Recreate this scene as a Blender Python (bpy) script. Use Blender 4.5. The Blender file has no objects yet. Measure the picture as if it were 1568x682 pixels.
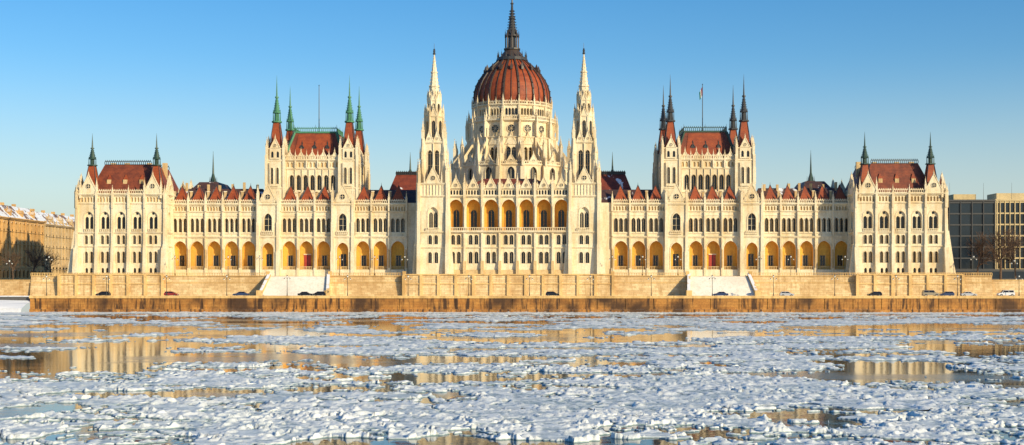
import bpy, math, random
import numpy as np
from mathutils import Vector
random.seed(7)
rad=math.radians
D=bpy.data; C=bpy.context

# ------------------------------------------------------------------ materials
def newmat(name):
    m=D.materials.new(name); m.use_nodes=True
    nt=m.node_tree; nt.nodes.clear()
    out=nt.nodes.new('ShaderNodeOutputMaterial'); b=nt.nodes.new('ShaderNodeBsdfPrincipled')
    nt.links.new(b.outputs[0],out.inputs[0])
    return m,nt,b
def coords(nt,scale=(1,1,1)):
    g=nt.nodes.new('ShaderNodeNewGeometry'); mp=nt.nodes.new('ShaderNodeMapping')
    mp.inputs['Scale'].default_value=scale
    nt.links.new(g.outputs['Position'],mp.inputs[0]); return mp.outputs[0],g
def noise(nt,vec,scale,detail=4,rough=.55):
    n=nt.nodes.new('ShaderNodeTexNoise'); n.inputs['Scale'].default_value=scale
    n.inputs['Detail'].default_value=detail; n.inputs['Roughness'].default_value=rough
    nt.links.new(vec,n.inputs['Vector']); return n.outputs[0]
def ramp(nt,fac,a,b):
    r=nt.nodes.new('ShaderNodeMapRange'); r.inputs[1].default_value=a; r.inputs[2].default_value=b
    r.interpolation_type='SMOOTHSTEP'
    nt.links.new(fac,r.inputs[0]); return r.outputs[0]
def mix(nt,fac,c1,c2,mode='MIX'):
    m=nt.nodes.new('ShaderNodeMix'); m.data_type='RGBA'; m.blend_type=mode
    for i,c in ((0,fac),(6,c1),(7,c2)):
        if isinstance(c,(int,float)): m.inputs[i].default_value=c
        elif isinstance(c,tuple): m.inputs[i].default_value=(*c,1)
        else: nt.links.new(c,m.inputs[i])
    return m.outputs[2]
def math_(nt,op,a,b=0.0):
    m=nt.nodes.new('ShaderNodeMath'); m.operation=op
    for i,c in ((0,a),(1,b)):
        if isinstance(c,(int,float)): m.inputs[i].default_value=c
        else: nt.links.new(c,m.inputs[i])
    return m.outputs[0]
def bump(nt,b,h,strength,dist):
    n=nt.nodes.new('ShaderNodeBump'); n.inputs['Strength'].default_value=strength; n.inputs['Distance'].default_value=dist
    nt.links.new(h,n.inputs['Height']); nt.links.new(n.outputs[0],b.inputs['Normal'])
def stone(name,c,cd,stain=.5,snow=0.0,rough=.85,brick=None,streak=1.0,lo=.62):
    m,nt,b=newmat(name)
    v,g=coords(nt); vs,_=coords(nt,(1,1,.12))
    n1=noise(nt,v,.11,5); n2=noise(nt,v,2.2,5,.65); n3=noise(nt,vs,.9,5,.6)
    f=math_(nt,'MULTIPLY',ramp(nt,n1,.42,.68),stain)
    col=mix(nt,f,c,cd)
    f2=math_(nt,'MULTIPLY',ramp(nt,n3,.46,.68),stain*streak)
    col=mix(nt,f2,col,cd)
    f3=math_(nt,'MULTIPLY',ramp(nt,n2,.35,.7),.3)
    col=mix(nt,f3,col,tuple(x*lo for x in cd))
    if brick:
        bt=nt.nodes.new('ShaderNodeTexBrick'); bt.inputs['Scale'].default_value=1
        bt.inputs['Brick Width'].default_value=brick[0]; bt.inputs['Row Height'].default_value=brick[1]
        bt.inputs['Mortar Size'].default_value=.035
        bt.inputs['Color1'].default_value=(1,1,1,1); bt.inputs['Color2'].default_value=(.70,.60,.50,1); bt.inputs['Mortar'].default_value=(.42,.35,.27,1)
        sx=nt.nodes.new('ShaderNodeSeparateXYZ'); nt.links.new(v,sx.inputs[0])
        cx=nt.nodes.new('ShaderNodeCombineXYZ'); nt.links.new(math_(nt,'ADD',sx.outputs[0],sx.outputs[1]),cx.inputs[0]); nt.links.new(sx.outputs[2],cx.inputs[1])
        nt.links.new(cx.outputs[0],bt.inputs['Vector'])
        col=mix(nt,.75,col,bt.outputs[0],'MULTIPLY')
    if snow>0:
        sn=nt.nodes.new('ShaderNodeSeparateXYZ'); nt.links.new(g.outputs['Normal'],sn.inputs[0])
        n4=noise(nt,v,.35,4)
        fs=math_(nt,'MULTIPLY',ramp(nt,sn.outputs[2],.55,.85),ramp(nt,n4,.62-snow*.3,.72-snow*.3))
        col=mix(nt,fs,col,(.82,.84,.88))
    nt.links.new(col,b.inputs['Base Color']); b.inputs['Roughness'].default_value=rough
    bump(nt,b,n2,.35,.12)
    return m
M={}
M['stone']=stone('limestone_white',(.86,.76,.55),(.60,.42,.19),.5,.6)
M['stone2']=stone('limestone_cream',(.70,.51,.26),(.42,.27,.11),.5,.5)
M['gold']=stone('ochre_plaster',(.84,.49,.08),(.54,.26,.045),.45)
M['terr']=stone('terrace_stone',(.88,.68,.38),(.55,.34,.13),.6,.8,.9,(1.9,.62))
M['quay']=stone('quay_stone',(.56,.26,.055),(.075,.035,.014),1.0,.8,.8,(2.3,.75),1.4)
M['coping']=stone('coping_stone',(.80,.54,.22),(.42,.24,.08),.6,.9)
M['step']=stone('stair_stone',(.80,.76,.68),(.58,.5,.4),.4,1.2)
M['asphalt']=stone('asphalt_snowy',(.11,.105,.10),(.06,.06,.06),.4,1.0)
M['ground']=stone('ground_snowy',(.16,.13,.1),(.09,.075,.06),.4,1.5)
M['bank']=stone('snow_bank',(.82,.84,.87),(.6,.6,.62),.4,1.5)
M['ochre']=stone('ochre_facade',(.72,.44,.16),(.40,.22,.08),.5,.7)
M['cream']=stone('cream_facade',(.68,.50,.26),(.42,.28,.13),.5,.7)
M['conc']=stone('office_concrete',(.64,.50,.26),(.34,.27,.16),.3,.8)
def tile(name,c1,c2,snow,row=.45):
    m,nt,b=newmat(name)
    v,g=coords(nt)
    n1=noise(nt,v,.5,5,.6); n2=noise(nt,v,5,3)
    w=nt.nodes.new('ShaderNodeTexWave'); w.wave_type='BANDS'; w.bands_direction='Z'; w.inputs['Scale'].default_value=.32/row*.9
    w.inputs['Distortion'].default_value=.6; nt.links.new(v,w.inputs['Vector'])
    col=mix(nt,ramp(nt,n1,.35,.68),c1,c2)
    col=mix(nt,math_(nt,'MULTIPLY',ramp(nt,n2,.4,.75),.5),col,tuple(x*.45 for x in c2))
    col=mix(nt,math_(nt,'MULTIPLY',w.outputs['Fac'],.35),col,tuple(x*.5 for x in c2))
    if snow>0:
        n4=noise(nt,v,.22,5,.65)
        sn=nt.nodes.new('ShaderNodeSeparateXYZ'); nt.links.new(g.outputs['Normal'],sn.inputs[0])
        fs=math_(nt,'MULTIPLY',ramp(nt,sn.outputs[2],.2,.5),ramp(nt,n4,.66-snow*.2,.70-snow*.2))
        col=mix(nt,fs,col,(.78,.82,.88))
    nt.links.new(col,b.inputs['Base Color']); b.inputs['Roughness'].default_value=.6
    bump(nt,b,w.outputs['Fac'],.4,.08)
    return m
M['red']=tile('roof_tiles_red',(.42,.088,.020),(.27,.05,.016),0)
M['redbrown']=tile('roof_tiles_brown',(.31,.075,.028),(.16,.04,.02),0)
M['redsnow']=tile('roof_tiles_red_snowy',(.30,.065,.03),(.16,.035,.022),.18)
M['darkroof']=tile('roof_slate_snowy',(.13,.06,.045),(.06,.04,.04),.38)
M['snowroof']=tile('roof_snow_covered',(.30,.17,.10),(.18,.11,.08),1.0)
def plain(name,c,rough=.5,metal=0,var=.4,sc=1.5):
    m,nt,b=newmat(name); v,g=coords(nt)
    n=noise(nt,v,sc,4); col=mix(nt,math_(nt,'MULTIPLY',ramp(nt,n,.35,.7),var),c,tuple(x*.4 for x in c))
    nt.links.new(col,b.inputs['Base Color']); b.inputs['Roughness'].default_value=rough; b.inputs['Metallic'].default_value=metal
    return m
M['green']=plain('copper_patina',(.07,.24,.13),.6)
M['darkgreen']=plain('dark_patina',(.035,.075,.055),.5)
M['dark']=plain('dark_zinc',(.05,.05,.05),.45)
M['rib']=plain('dome_rib_metal',(.07,.05,.04),.5)
M['glass']=plain('window_glass',(.014,.016,.020),.2,0,.5,.4)
M['oglass']=plain('office_glass',(.012,.022,.035),.12,0,.6,.15)
M['door']=plain('red_door',(.42,.05,.03),.5)
M['iron']=plain('cast_iron',(.03,.035,.03),.5)
M['bark']=plain('bark',(.12,.07,.04),.9)
M['tyre']=plain('tyre_rubber',(.02,.02,.02),.8)
M['lampglass']=plain('lamp_glass',(.75,.74,.68),.2)
M['white']=plain('white_paint',(.8,.8,.78),.5,0,.1)
M['flagred']=plain('flag_red',(.4,.03,.03),.7,0,.1)
M['flaggreen']=plain('flag_green',(.03,.22,.08),.7,0,.1)
M['hub']=plain('wheel_hub',(.4,.4,.4),.35,.8)
for nm,c in (('black',(.012,.012,.014)),('silver',(.42,.43,.45)),('bluecar',(.03,.05,.12)),('redcar',(.25,.03,.025)),('whitecar',(.7,.7,.7)),('tan',(.3,.25,.17))):
    M[nm]=plain('car_paint_'+nm,c,.25,0,.05)

# ------------------------------------------------------------------ mesh builder
class MB:
    def __init__(s):
        s.V=[]; s.F=[]; s.T=[]; s.s=1; s.frame(0,0,0)
    def frame(s,ox,oy,a=0):
        s.o=(ox,oy); s.ca=math.cos(rad(a)); s.sa=math.sin(rad(a))
    def p(s,u,n,z):
        s.V.append((s.s*(s.o[0]+u*s.ca+n*s.sa), s.o[1]+u*s.sa-n*s.ca, z)); return len(s.V)-1
    def f(s,pts,m):
        s.F.append([s.p(*q) for q in pts]); s.T.append(m)
    def box(s,u0,u1,n0,n1,z0,z1,m,bot=False):
        i=[s.p(u,n,z) for z in (z0,z1) for (u,n) in ((u0,n0),(u1,n0),(u1,n1),(u0,n1))]
        fs=[(0,1,5,4),(1,2,6,5),(2,3,7,6),(3,0,4,7),(4,5,6,7),(0,1,2,3)]
        for q in fs: s.F.append([i[k] for k in q]); s.T.append(m)
    def frus(s,u,n,z0,z1,r0,r1,k,m,rot=.5,cap=True,ry=None):
        a=[s.p(u+r0*math.cos((j+rot)*2*math.pi/k),n+r0*math.sin((j+rot)*2*math.pi/k),z0) for j in range(k)]
        if r1<=.001:
            t=s.p(u,n,z1)
            for j in range(k): s.F.append([a[j],a[(j+1)%k],t]); s.T.append(m)
        else:
            b=[s.p(u+r1*math.cos((j+rot)*2*math.pi/k),n+r1*math.sin((j+rot)*2*math.pi/k),z1) for j in range(k)]
            for j in range(k): s.F.append([a[j],a[(j+1)%k],b[(j+1)%k],b[j]]); s.T.append(m)
            if cap: s.F.append(b); s.T.append(m)
    def hip(s,u0,u1,n0,n1,z0,U0,U1,N0,N1,z1,m):
        a=[s.p(*q,z0) for q in ((u0,n0),(u1,n0),(u1,n1),(u0,n1))]
        b=[s.p(*q,z1) for q in ((U0,N0),(U1,N0),(U1,N1),(U0,N1))]
        for j in range(4): s.F.append([a[j],a[(j+1)%4],b[(j+1)%4],b[j]]); s.T.append(m)
        s.F.append(b); s.T.append(m)
    def beam(s,p,q,w,h,m):
        p=Vector(p);q=Vector(q);d=(q-p).normalized()
        x=d.cross(Vector((0,0,1)))
        if x.length<.01: x=Vector((1,0,0))
        x.normalize(); y=x.cross(d)
        i=[s.p(*(c+x*a*w/2+y*b*h/2)) for c in (p,q) for a,b in ((-1,-1),(1,-1),(1,1),(-1,1))]
        for r in ((0,1,5,4),(1,2,6,5),(2,3,7,6),(3,0,4,7),(0,1,2,3),(4,5,6,7)):
            s.F.append([i[k] for k in r]); s.T.append(m)
    def octa(s,u,n,z,r,m):
        t=s.p(u,n,z+r); b=s.p(u,n,z-r); e=[s.p(u+r,n,z),s.p(u,n+r,z),s.p(u-r,n,z),s.p(u,n-r,z)]
        for j in range(4):
            s.F.append([e[j],e[(j+1)%4],t]); s.T.append(m); s.F.append([e[j],e[(j+1)%4],b]); s.T.append(m)
    def pinn(s,u,n,z0,w,hs,hp,m='stone',crock=3):
        w2=w/2
        s.box(u-w2,u+w2,n-w2,n+w2,z0,z0+hs,m)
        s.box(u-w2*1.25,u+w2*1.25,n-w2*1.25,n+w2*1.25,z0+hs,z0+hs+w*.18,m)
        zt=z0+hs+w*.18
        for a,b in ((1,0),(-1,0),(0,1),(0,-1)): # gablets
            if a: pts=[(u+a*w2*1.1,n-w2,zt),(u+a*w2*1.1,n+w2,zt),(u+a*w2*1.1,n,zt+w*1.3)]
            else: pts=[(u-w2,n+b*w2*1.1,zt),(u+w2,n+b*w2*1.1,zt),(u,n+b*w2*1.1,zt+w*1.3)]
            s.f(pts,m)
        s.frus(u,n,zt,zt+hp,w2*1.2,0,4,m)
        for j in range(1,crock+1):
            t=j/(crock+1); r=w2*1.2*(1-t)
            for q in range(4):
                a=(q+.5)*math.pi/2
                s.octa(u+r*math.cos(a)*1.15,n+r*math.sin(a)*1.15,zt+hp*t,w*.13,m)
        s.octa(u,n,zt+hp,w*.22,m)
    def prof(s,cx,w,zp,k,seg):
        R=k*w; out=[]
        for j in range(seg+1):
            t=-math.cos(math.pi*j/seg); x=t*w
            out.append((cx+x, zp+math.sqrt(max(0,R*R-(abs(x)+R-w)**2))))
        return out
    def panel(s,u0,u1,z0,z1,n,cx,w,zs,zp,k,depth,m,back,seg=8,hood=.0,mull=0,reveal=None,proj=.14):
        rv=reveal or m
        ar=s.prof(cx,w,zp,k,seg)
        s.f([(u0,n,z0),(cx-w,n,z0),(cx-w,n,z1),(u0,n,z1)],m)
        s.f([(cx+w,n,z0),(u1,n,z0),(u1,n,z1),(cx+w,n,z1)],m)
        if zs>z0+.001: s.f([(cx-w,n,z0),(cx+w,n,z0),(cx+w,n,zs),(cx-w,n,zs)],m)
        for (a,za),(b,zb) in zip(ar,ar[1:]):
            s.f([(a,n,za),(b,n,zb),(b,n,z1),(a,n,z1)],m)
        ol=[(cx-w,zs)]+ar+[(cx+w,zs)]
        nb=n-depth
        for (a,za),(b,zb) in zip(ol,ol[1:]+ol[:1]):
            s.f([(a,n,za),(b,n,zb),(b,nb,zb),(a,nb,za)],rv)
        top=max(z for _,z in ar)
        if back: s.f([(cx-w-.02,nb,zs),(cx+w+.02,nb,zs),(cx+w+.02,nb,top+.02),(cx-w-.02,nb,top+.02)],back)
        if hood>0:
            R2=s.prof(cx,w+hood,zp,k,seg)
            o2=[(cx-w-hood,zs)]+R2+[(cx+w+hood,zs)]
            for i in range(len(ol)-1):
                (a,za),(b,zb),(c,zc),(d,zd)=ol[i],ol[i+1],o2[i+1],o2[i]
                s.f([(a,n+proj,za),(b,n+proj,zb),(c,n+proj,zc),(d,n+proj,zd)],m)
                s.f([(c,n+proj,zc),(d,n+proj,zd),(d,n,zd),(c,n,zc)],m)
                s.f([(a,n+proj,za),(b,n+proj,zb),(b,n,zb),(a,n,za)],m)
        if mull:
            nm=nb+.06
            s.box(cx-.05,cx+.05,nm,nm+.12,zs,top,m)
            if mull>1:
                s.box(cx-w,cx+w,nm+.02,nm+.10,zp-.06,zp+.04,m)
                s.box(cx-w,cx+w,nm+.02,nm+.10,zs+(zp-zs)*.45,zs+(zp-zs)*.45+.08,m)
    def row(s,u0,u1,z0,z1,n,cs,w,zs,zp,k=1.4,depth=.5,m='stone',back='glass',**kw):
        cs=sorted(cs)
        e=[u0]+[(a+b)/2 for a,b in zip(cs,cs[1:])]+[u1]
        for i,c in enumerate(cs): s.panel(e[i],e[i+1],z0,z1,n,c,w,zs,zp,k,depth,m,back,**kw)
    def wall(s,u0,u1,z0,z1,n,m='stone'):
        s.f([(u0,n,z0),(u1,n,z0),(u1,n,z1),(u0,n,z1)],m)
    def cornice(s,u0,u1,n,z0,h,pr,m='stone'):
        s.box(u0,u1,n-.2,n+pr*.55,z0,z0+h*.5,m)
        s.box(u0-.02,u1+.02,n-.2,n+pr,z0+h*.5,z0+h,m)
    def balus(s,u0,u1,n,z0,h,m='stone',sp=.55,crest=True):
        s.box(u0,u1,n-.12,n+.12,z0,z0+.14,m); s.box(u0,u1,n-.14,n+.14,z0+h-.16,z0+h,m)
        k=max(1,int((u1-u0)/sp)); d=(u1-u0)/k
        for j in range(k+1):
            u=u0+j*d; s.box(u-.09,u+.09,n-.08,n+.08,z0+.14,z0+h-.16,m)
        if crest:
            for j in range(k):
                u=u0+(j+.5)*d
                s.f([(u-.2,n,z0+h),(u+.2,n,z0+h),(u,n,z0+h+.5)],m)
    def gable(s,u,n,z0,w,h,m='stone',t=.4,hole=True):
        w2=w/2
        A=[(u-w2,z0),(u+w2,z0),(u,z0+h)]
        for nn in (n,n-t): s.f([(a,nn,z) for a,z in A],m)
        for (a,za),(b,zb) in zip(A,A[1:]+A[:1]): s.f([(a,n,za),(b,n,zb),(b,n-t,zb),(a,n-t,za)],m)
        for sg in (-1,1):
            s.beam((u+sg*w2*1.08,n-t/2,z0),(u,n-t/2,z0+h*1.08),t+.25,.22,m)
            for j in range(1,6):
                q=j/6; s.octa(u+sg*w2*(1-q)*1.12,n-t/2+.05,z0+h*q+.16,.2,m)
        if hole:  # dark disc laid on the solid slab, paints the shade of an opening
            zc=z0+h*.32; r=min(w,h)*.17
            pts=[(u+r*math.cos(i*math.pi/5),n+.012,zc+r*math.sin(i*math.pi/5)) for i in range(10)]
            s.f(pts,'glass')
            for i in range(10):
                a=pts[i];b=pts[(i+1)%10]
                s.beam((a[0],n+.08,a[2]),(b[0],n+.08,b[2]),.16,.12,m)
            s.box(u-.06,u+.06,n+.02,n+.1,zc-r,zc+r,m); s.box(u-r,u+r,n+.02,n+.09,zc-.06,zc+.06,m)
        s.pinn(u,n-t/2,z0+h-.1,.34,.5,1.0,m,1)
    def wedge(s,u0,u1,n0,nb,nt,z0,z1,m):
        i=[s.p(*q) for q in ((u0,n0,z0),(u1,n0,z0),(u1,nb,z0),(u0,nb,z0),(u0,n0,z1),(u1,n0,z1),(u1,nt,z1),(u0,nt,z1))]
        for q in ((0,1,5,4),(1,2,6,5),(2,3,7,6),(3,0,4,7),(4,5,6,7)): s.F.append([i[k] for k in q]); s.T.append(m)
    def obj(s,name,parent=None,smooth=False,loc=None):
        me=D.meshes.new(name); me.from_pydata(s.V,[],s.F)
        used=sorted(set(s.T)); idx={k:i for i,k in enumerate(used)}
        for k in used: me.materials.append(M[k])
        me.polygons.foreach_set('material_index',[idx[t] for t in s.T])
        if smooth: me.polygons.foreach_set('use_smooth',[True]*len(s.F))
        me.update(); o=D.objects.new(name,me); C.collection.objects.link(o)
        if parent: o.parent=parent
        if loc: o.location=loc
        return o
def empty(name):
    o=D.objects.new(name,None); C.collection.objects.link(o); o.empty_display_size=5; return o

parl=empty('parliament_building')
ZT=10.3   # terrace level

# ------------------------------------------------------------------ spirelets
def spirelet(B,u,n,z0,hw,zr,zt,pm,rm='red'):
    """red pyramid roof turret with metal lantern and needle"""
    hr=zr-z0
    B.frus(u,n,z0,z0+hr*.25,hw*1.41,hw*1.1,4,rm); B.frus(u,n,z0+hr*.25,zr,hw*1.1,hw*.62,4,rm)
    for q in range(4):
        a=(q+.5)*math.pi/2
        B.beam((u+hw*1.41*math.cos(a),n+hw*1.41*math.sin(a),z0),(u+hw*.64*math.cos(a),n+hw*.64*math.sin(a),zr),.16,.16,'dark')
    h=zt-zr
    B.frus(u,n,zr,zr+h*.03,hw*.8,hw*.8,8,pm)
    B.frus(u,n,zr+h*.03,zr+h*.2,hw*.34,hw*.34,8,pm)
    for q in range(8):
        a=q*math.pi/4
        B.frus(u+hw*.58*math.cos(a),n+hw*.58*math.sin(a),zr+h*.03,zr+h*.28,.13,.03,4,pm)
    B.frus(u,n,zr+h*.2,zr+h*.24,hw*.66,hw*.55,8,pm)
    B.frus(u,n,zr+h*.24,zr+h*.52,hw*.46,hw*.16,8,pm)
    for j in range(5):
        t=j/5
        for q in range(4):
            a=q*math.pi/2; r=hw*(.46-.3*t)*1.1
            B.octa(u+r*math.cos(a),n+r*math.sin(a),zr+h*(.26+.25*t),.15,pm)
    B.frus(u,n,zr+h*.52,zr+h*.55,hw*.3,hw*.3,6,pm)
    B.frus(u,n,zr+h*.55,zt,hw*.14,.02,6,pm)
    B.octa(u,n,zr+h*.75,.2,pm)

# ------------------------------------------------------------------ wings
def arcade(B,cs,u0,u1,n,dormer=True,door=None):
    B.box(u0,u1,n-6,n+.3,ZT-.3,12.4,'stone')
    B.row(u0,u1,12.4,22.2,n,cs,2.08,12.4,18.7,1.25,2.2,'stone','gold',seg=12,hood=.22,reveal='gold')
    B.cornice(u0,u1,n,22.2,.55,.55)
    sp=cs[1]-cs[0] if len(cs)>1 else 5.3
    l3=[c+d for c in cs for d in (-1.55,0,1.55)]
    B.row(u0,u1,22.75,30.1,n,l3,.58,24.0,27.5,1.5,1.2,'stone','glass',seg=6,hood=.08,mull=1)
    B.box(u0,u1,n,n+.25,23.5,23.8,'stone')
    B.box(u0,u1,n,n+.18,29.0,29.2,'stone')
    B.cornice(u0,u1,n,30.1,.35,.4)
    k=int((u1-u0)/.9); d=(u1-u0)/k
    B.row(u0,u1,30.45,32.2,n,[u0+(j+.5)*d for j in range(k)],.29,30.6,31.5,1.5,.4,'stone','stone2',seg=4)
    B.cornice(u0,u1,n,32.2,.6,.8)
    B.balus(u0,u1,n+.3,32.8,.95)
    edges=[cs[0]-sp/2]+[c+sp/2 for c in cs]
    for e in edges:
        if e<u0-.1 or e>u1+.1: continue
        B.box(e-.32,e+.32,n,n+.62,ZT,12.9,'stone')
        B.frus(e,n+.3,12.9,18.6,.3,.28,8,'stone2'); B.frus(e,n+.3,18.6,19.1,.3,.45,8,'stone')
        B.box(e-.22,e+.22,n,n+.75,19.1,22.3,'stone')
        B.box(e-.2,e+.2,n,n+.75,22.75,30.1,'stone')
        B.pinn(e,n+.45,30.4,.6,3.9,2.0)
    for c in cs:
        for dx in (-.77,.77):
            B.frus(c+dx,n+.1,23.8,27.3,.13,.13,6,'stone')
        if door and abs(c-door)<.5:
            B.box(c-1.0,c+1.0,n-2.19,n-2.0,12.4,17,'door'); B.box(c-.05,c+.05,n-2.02,n-1.94,12.4,17,'iron')
            B.box(c-1.2,c+1.2,n-2.19,n-1.9,17,17.3,'stone')
        else:
            B.box(c-.7,c+.7,n-2.19,n-2.13,13.6,16.8,'glass')
            B.box(c-.88,c-.7,n-2.19,n-2.05,13.4,17.0,'stone2'); B.box(c+.7,c+.88,n-2.19,n-2.05,13.4,17.0,'stone2')
            B.box(c-.05,c+.05,n-2.13,n-2.08,13.6,16.8,'stone2')
        B.balus(c-1.95,c+1.95,n-.3,12.4,1.0,'stone2',.45,False)
        if dormer:
            B.box(c-1.9,c+1.9,n-4.9,n-1.1,32,33.5,'stone')
            B.frus(c,n-3,33.5,38.6,3.05,0.0,4,'red')
            B.frus(c,n-3,38.4,39.5,.12,.02,4,'dark')
            for q in (-1,1):
                B.beam((c+q*2.15,n-.85,33.55),(c,n-3,38.65),.14,.14,'dark')
            e=c+sp/2
            B.box(e-.35,e+.35,n-3.6,n-2.9,32,36.6,'stone2'); B.box(e-.45,e+.45,n-3.7,n-2.8,36.6,36.9,'stone')
def gbay(B,c,n,hw=3.1):
    nn=n+1.5; u0,u1=c-hw,c+hw
    B.box(u0,u1,n-3,nn+.3,ZT-.3,12.4,'stone')
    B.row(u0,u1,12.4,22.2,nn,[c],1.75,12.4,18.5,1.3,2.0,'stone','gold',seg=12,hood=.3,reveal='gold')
    B.box(c-.8,c+.8,nn-1.98,nn-1.9,13.4,17.2,'glass'); B.box(c-.06,c+.06,nn-1.9,nn-1.84,13.4,17.2,'stone2')
    B.balus(c-1.7,c+1.7,nn-.3,12.4,1.0,'stone2',.45,False)
    B.cornice(u0,u1,nn,22.2,.55,.45)
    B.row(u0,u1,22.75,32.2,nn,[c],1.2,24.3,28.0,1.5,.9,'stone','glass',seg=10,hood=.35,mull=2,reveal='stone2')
    B.balus(c-1.8,c+1.8,nn+.45,23.2,.95)
    B.cornice(u0,u1,nn,32.2,.6,.5)
    for q in (u0,u1):
        B.f([(q,n-1,12.4),(q,nn,12.4),(q,nn,32.2),(q,n-1,32.2)],'stone')
    B.box(u0,u1,nn-1.2,nn,32.8,33.2,'stone')
    B.gable(c,nn+.2,33.2,5.0,5.0)
    for q in (-1,1):
        for (zz0,zz1,w) in ((ZT,18,1.15),(18,27,.9),(27,33,.7)):
            B.box(c+q*hw-w/2,c+q*hw+w/2,n,nn+w*.6,zz0,zz1,'stone')
        B.pinn(c+q*hw,nn+.1,33,.75,2.6,3.0)
        B.pinn(c+q*1.9,nn+.1,33.2,.35,1.3,1.2,crock=1)
W=MB()
YW=408
for s in (1,-1):
    W.s=s; W.frame(0,YW)
    A1=[34.4,39.8,45.2]; A2=[57.4,62.7,68.0]; A3=[80.6,85.9,91.25,96.6,101.9]
    W.box(25,31.7,-6,.05,ZT-.2,33,'stone')
    arcade(W,A1,31.7,48.1,0); arcade(W,A2,54.4,71.0,0,door=62.7); arcade(W,A3,77.4,104.6,0)
    gbay(W,51.25,0); gbay(W,74.3,0)
    W.hip(76,105,-2,-16,32.6,78,104,-8.5,-9.5,38.0,'darkroof')
    W.hip(26,49,-2,-16,32.6,27,47,-8.5,-9.5,37.6,'darkroof')
    W.hip(26,40,-12,-34,34,29,37,-19,-27,43.2,'redsnow')
    W.box(29,37,-19.1,-19.2,43.2,44.2,'dark')
    W.balus(29,37,-18.9,43.2,.9,'dark',.6)
    for k in range(7):
        x=79+k*3.7+random.random(); W.box(x,x+.7,-8.2,-7.4,36,39+random.random(),'stone2')
    W.box(92,104,-14,-40,30,36.5,'stone2'); W.hip(92,104,-14,-40,36.5,95,101,-20,-34,41.0,'darkroof')
    for (x,n,z0,z1) in ((33.6,-32,40,50.8),(97.5,-24,38,50.5)):
        W.frus(x,n,z0,z0+3,1.1,1.1,8,'dark'); W.frus(x,n,z0+3,z0+3.4,1.4,1.4,8,'dark'); W.frus(x,n,z0+3.4,z0+6,1.0,.35,8,'darkgreen'); W.frus(x,n,z0+6,z1+1,.35,.03,6,'darkgreen')
        for q in range(6): W.frus(x+1.2*math.cos(q*1.047),n+1.2*math.sin(q*1.047),z0+3,z0+5,.14,.02,4,'dark')
W.s=1
W.obj('river_wings',parl)

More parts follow.
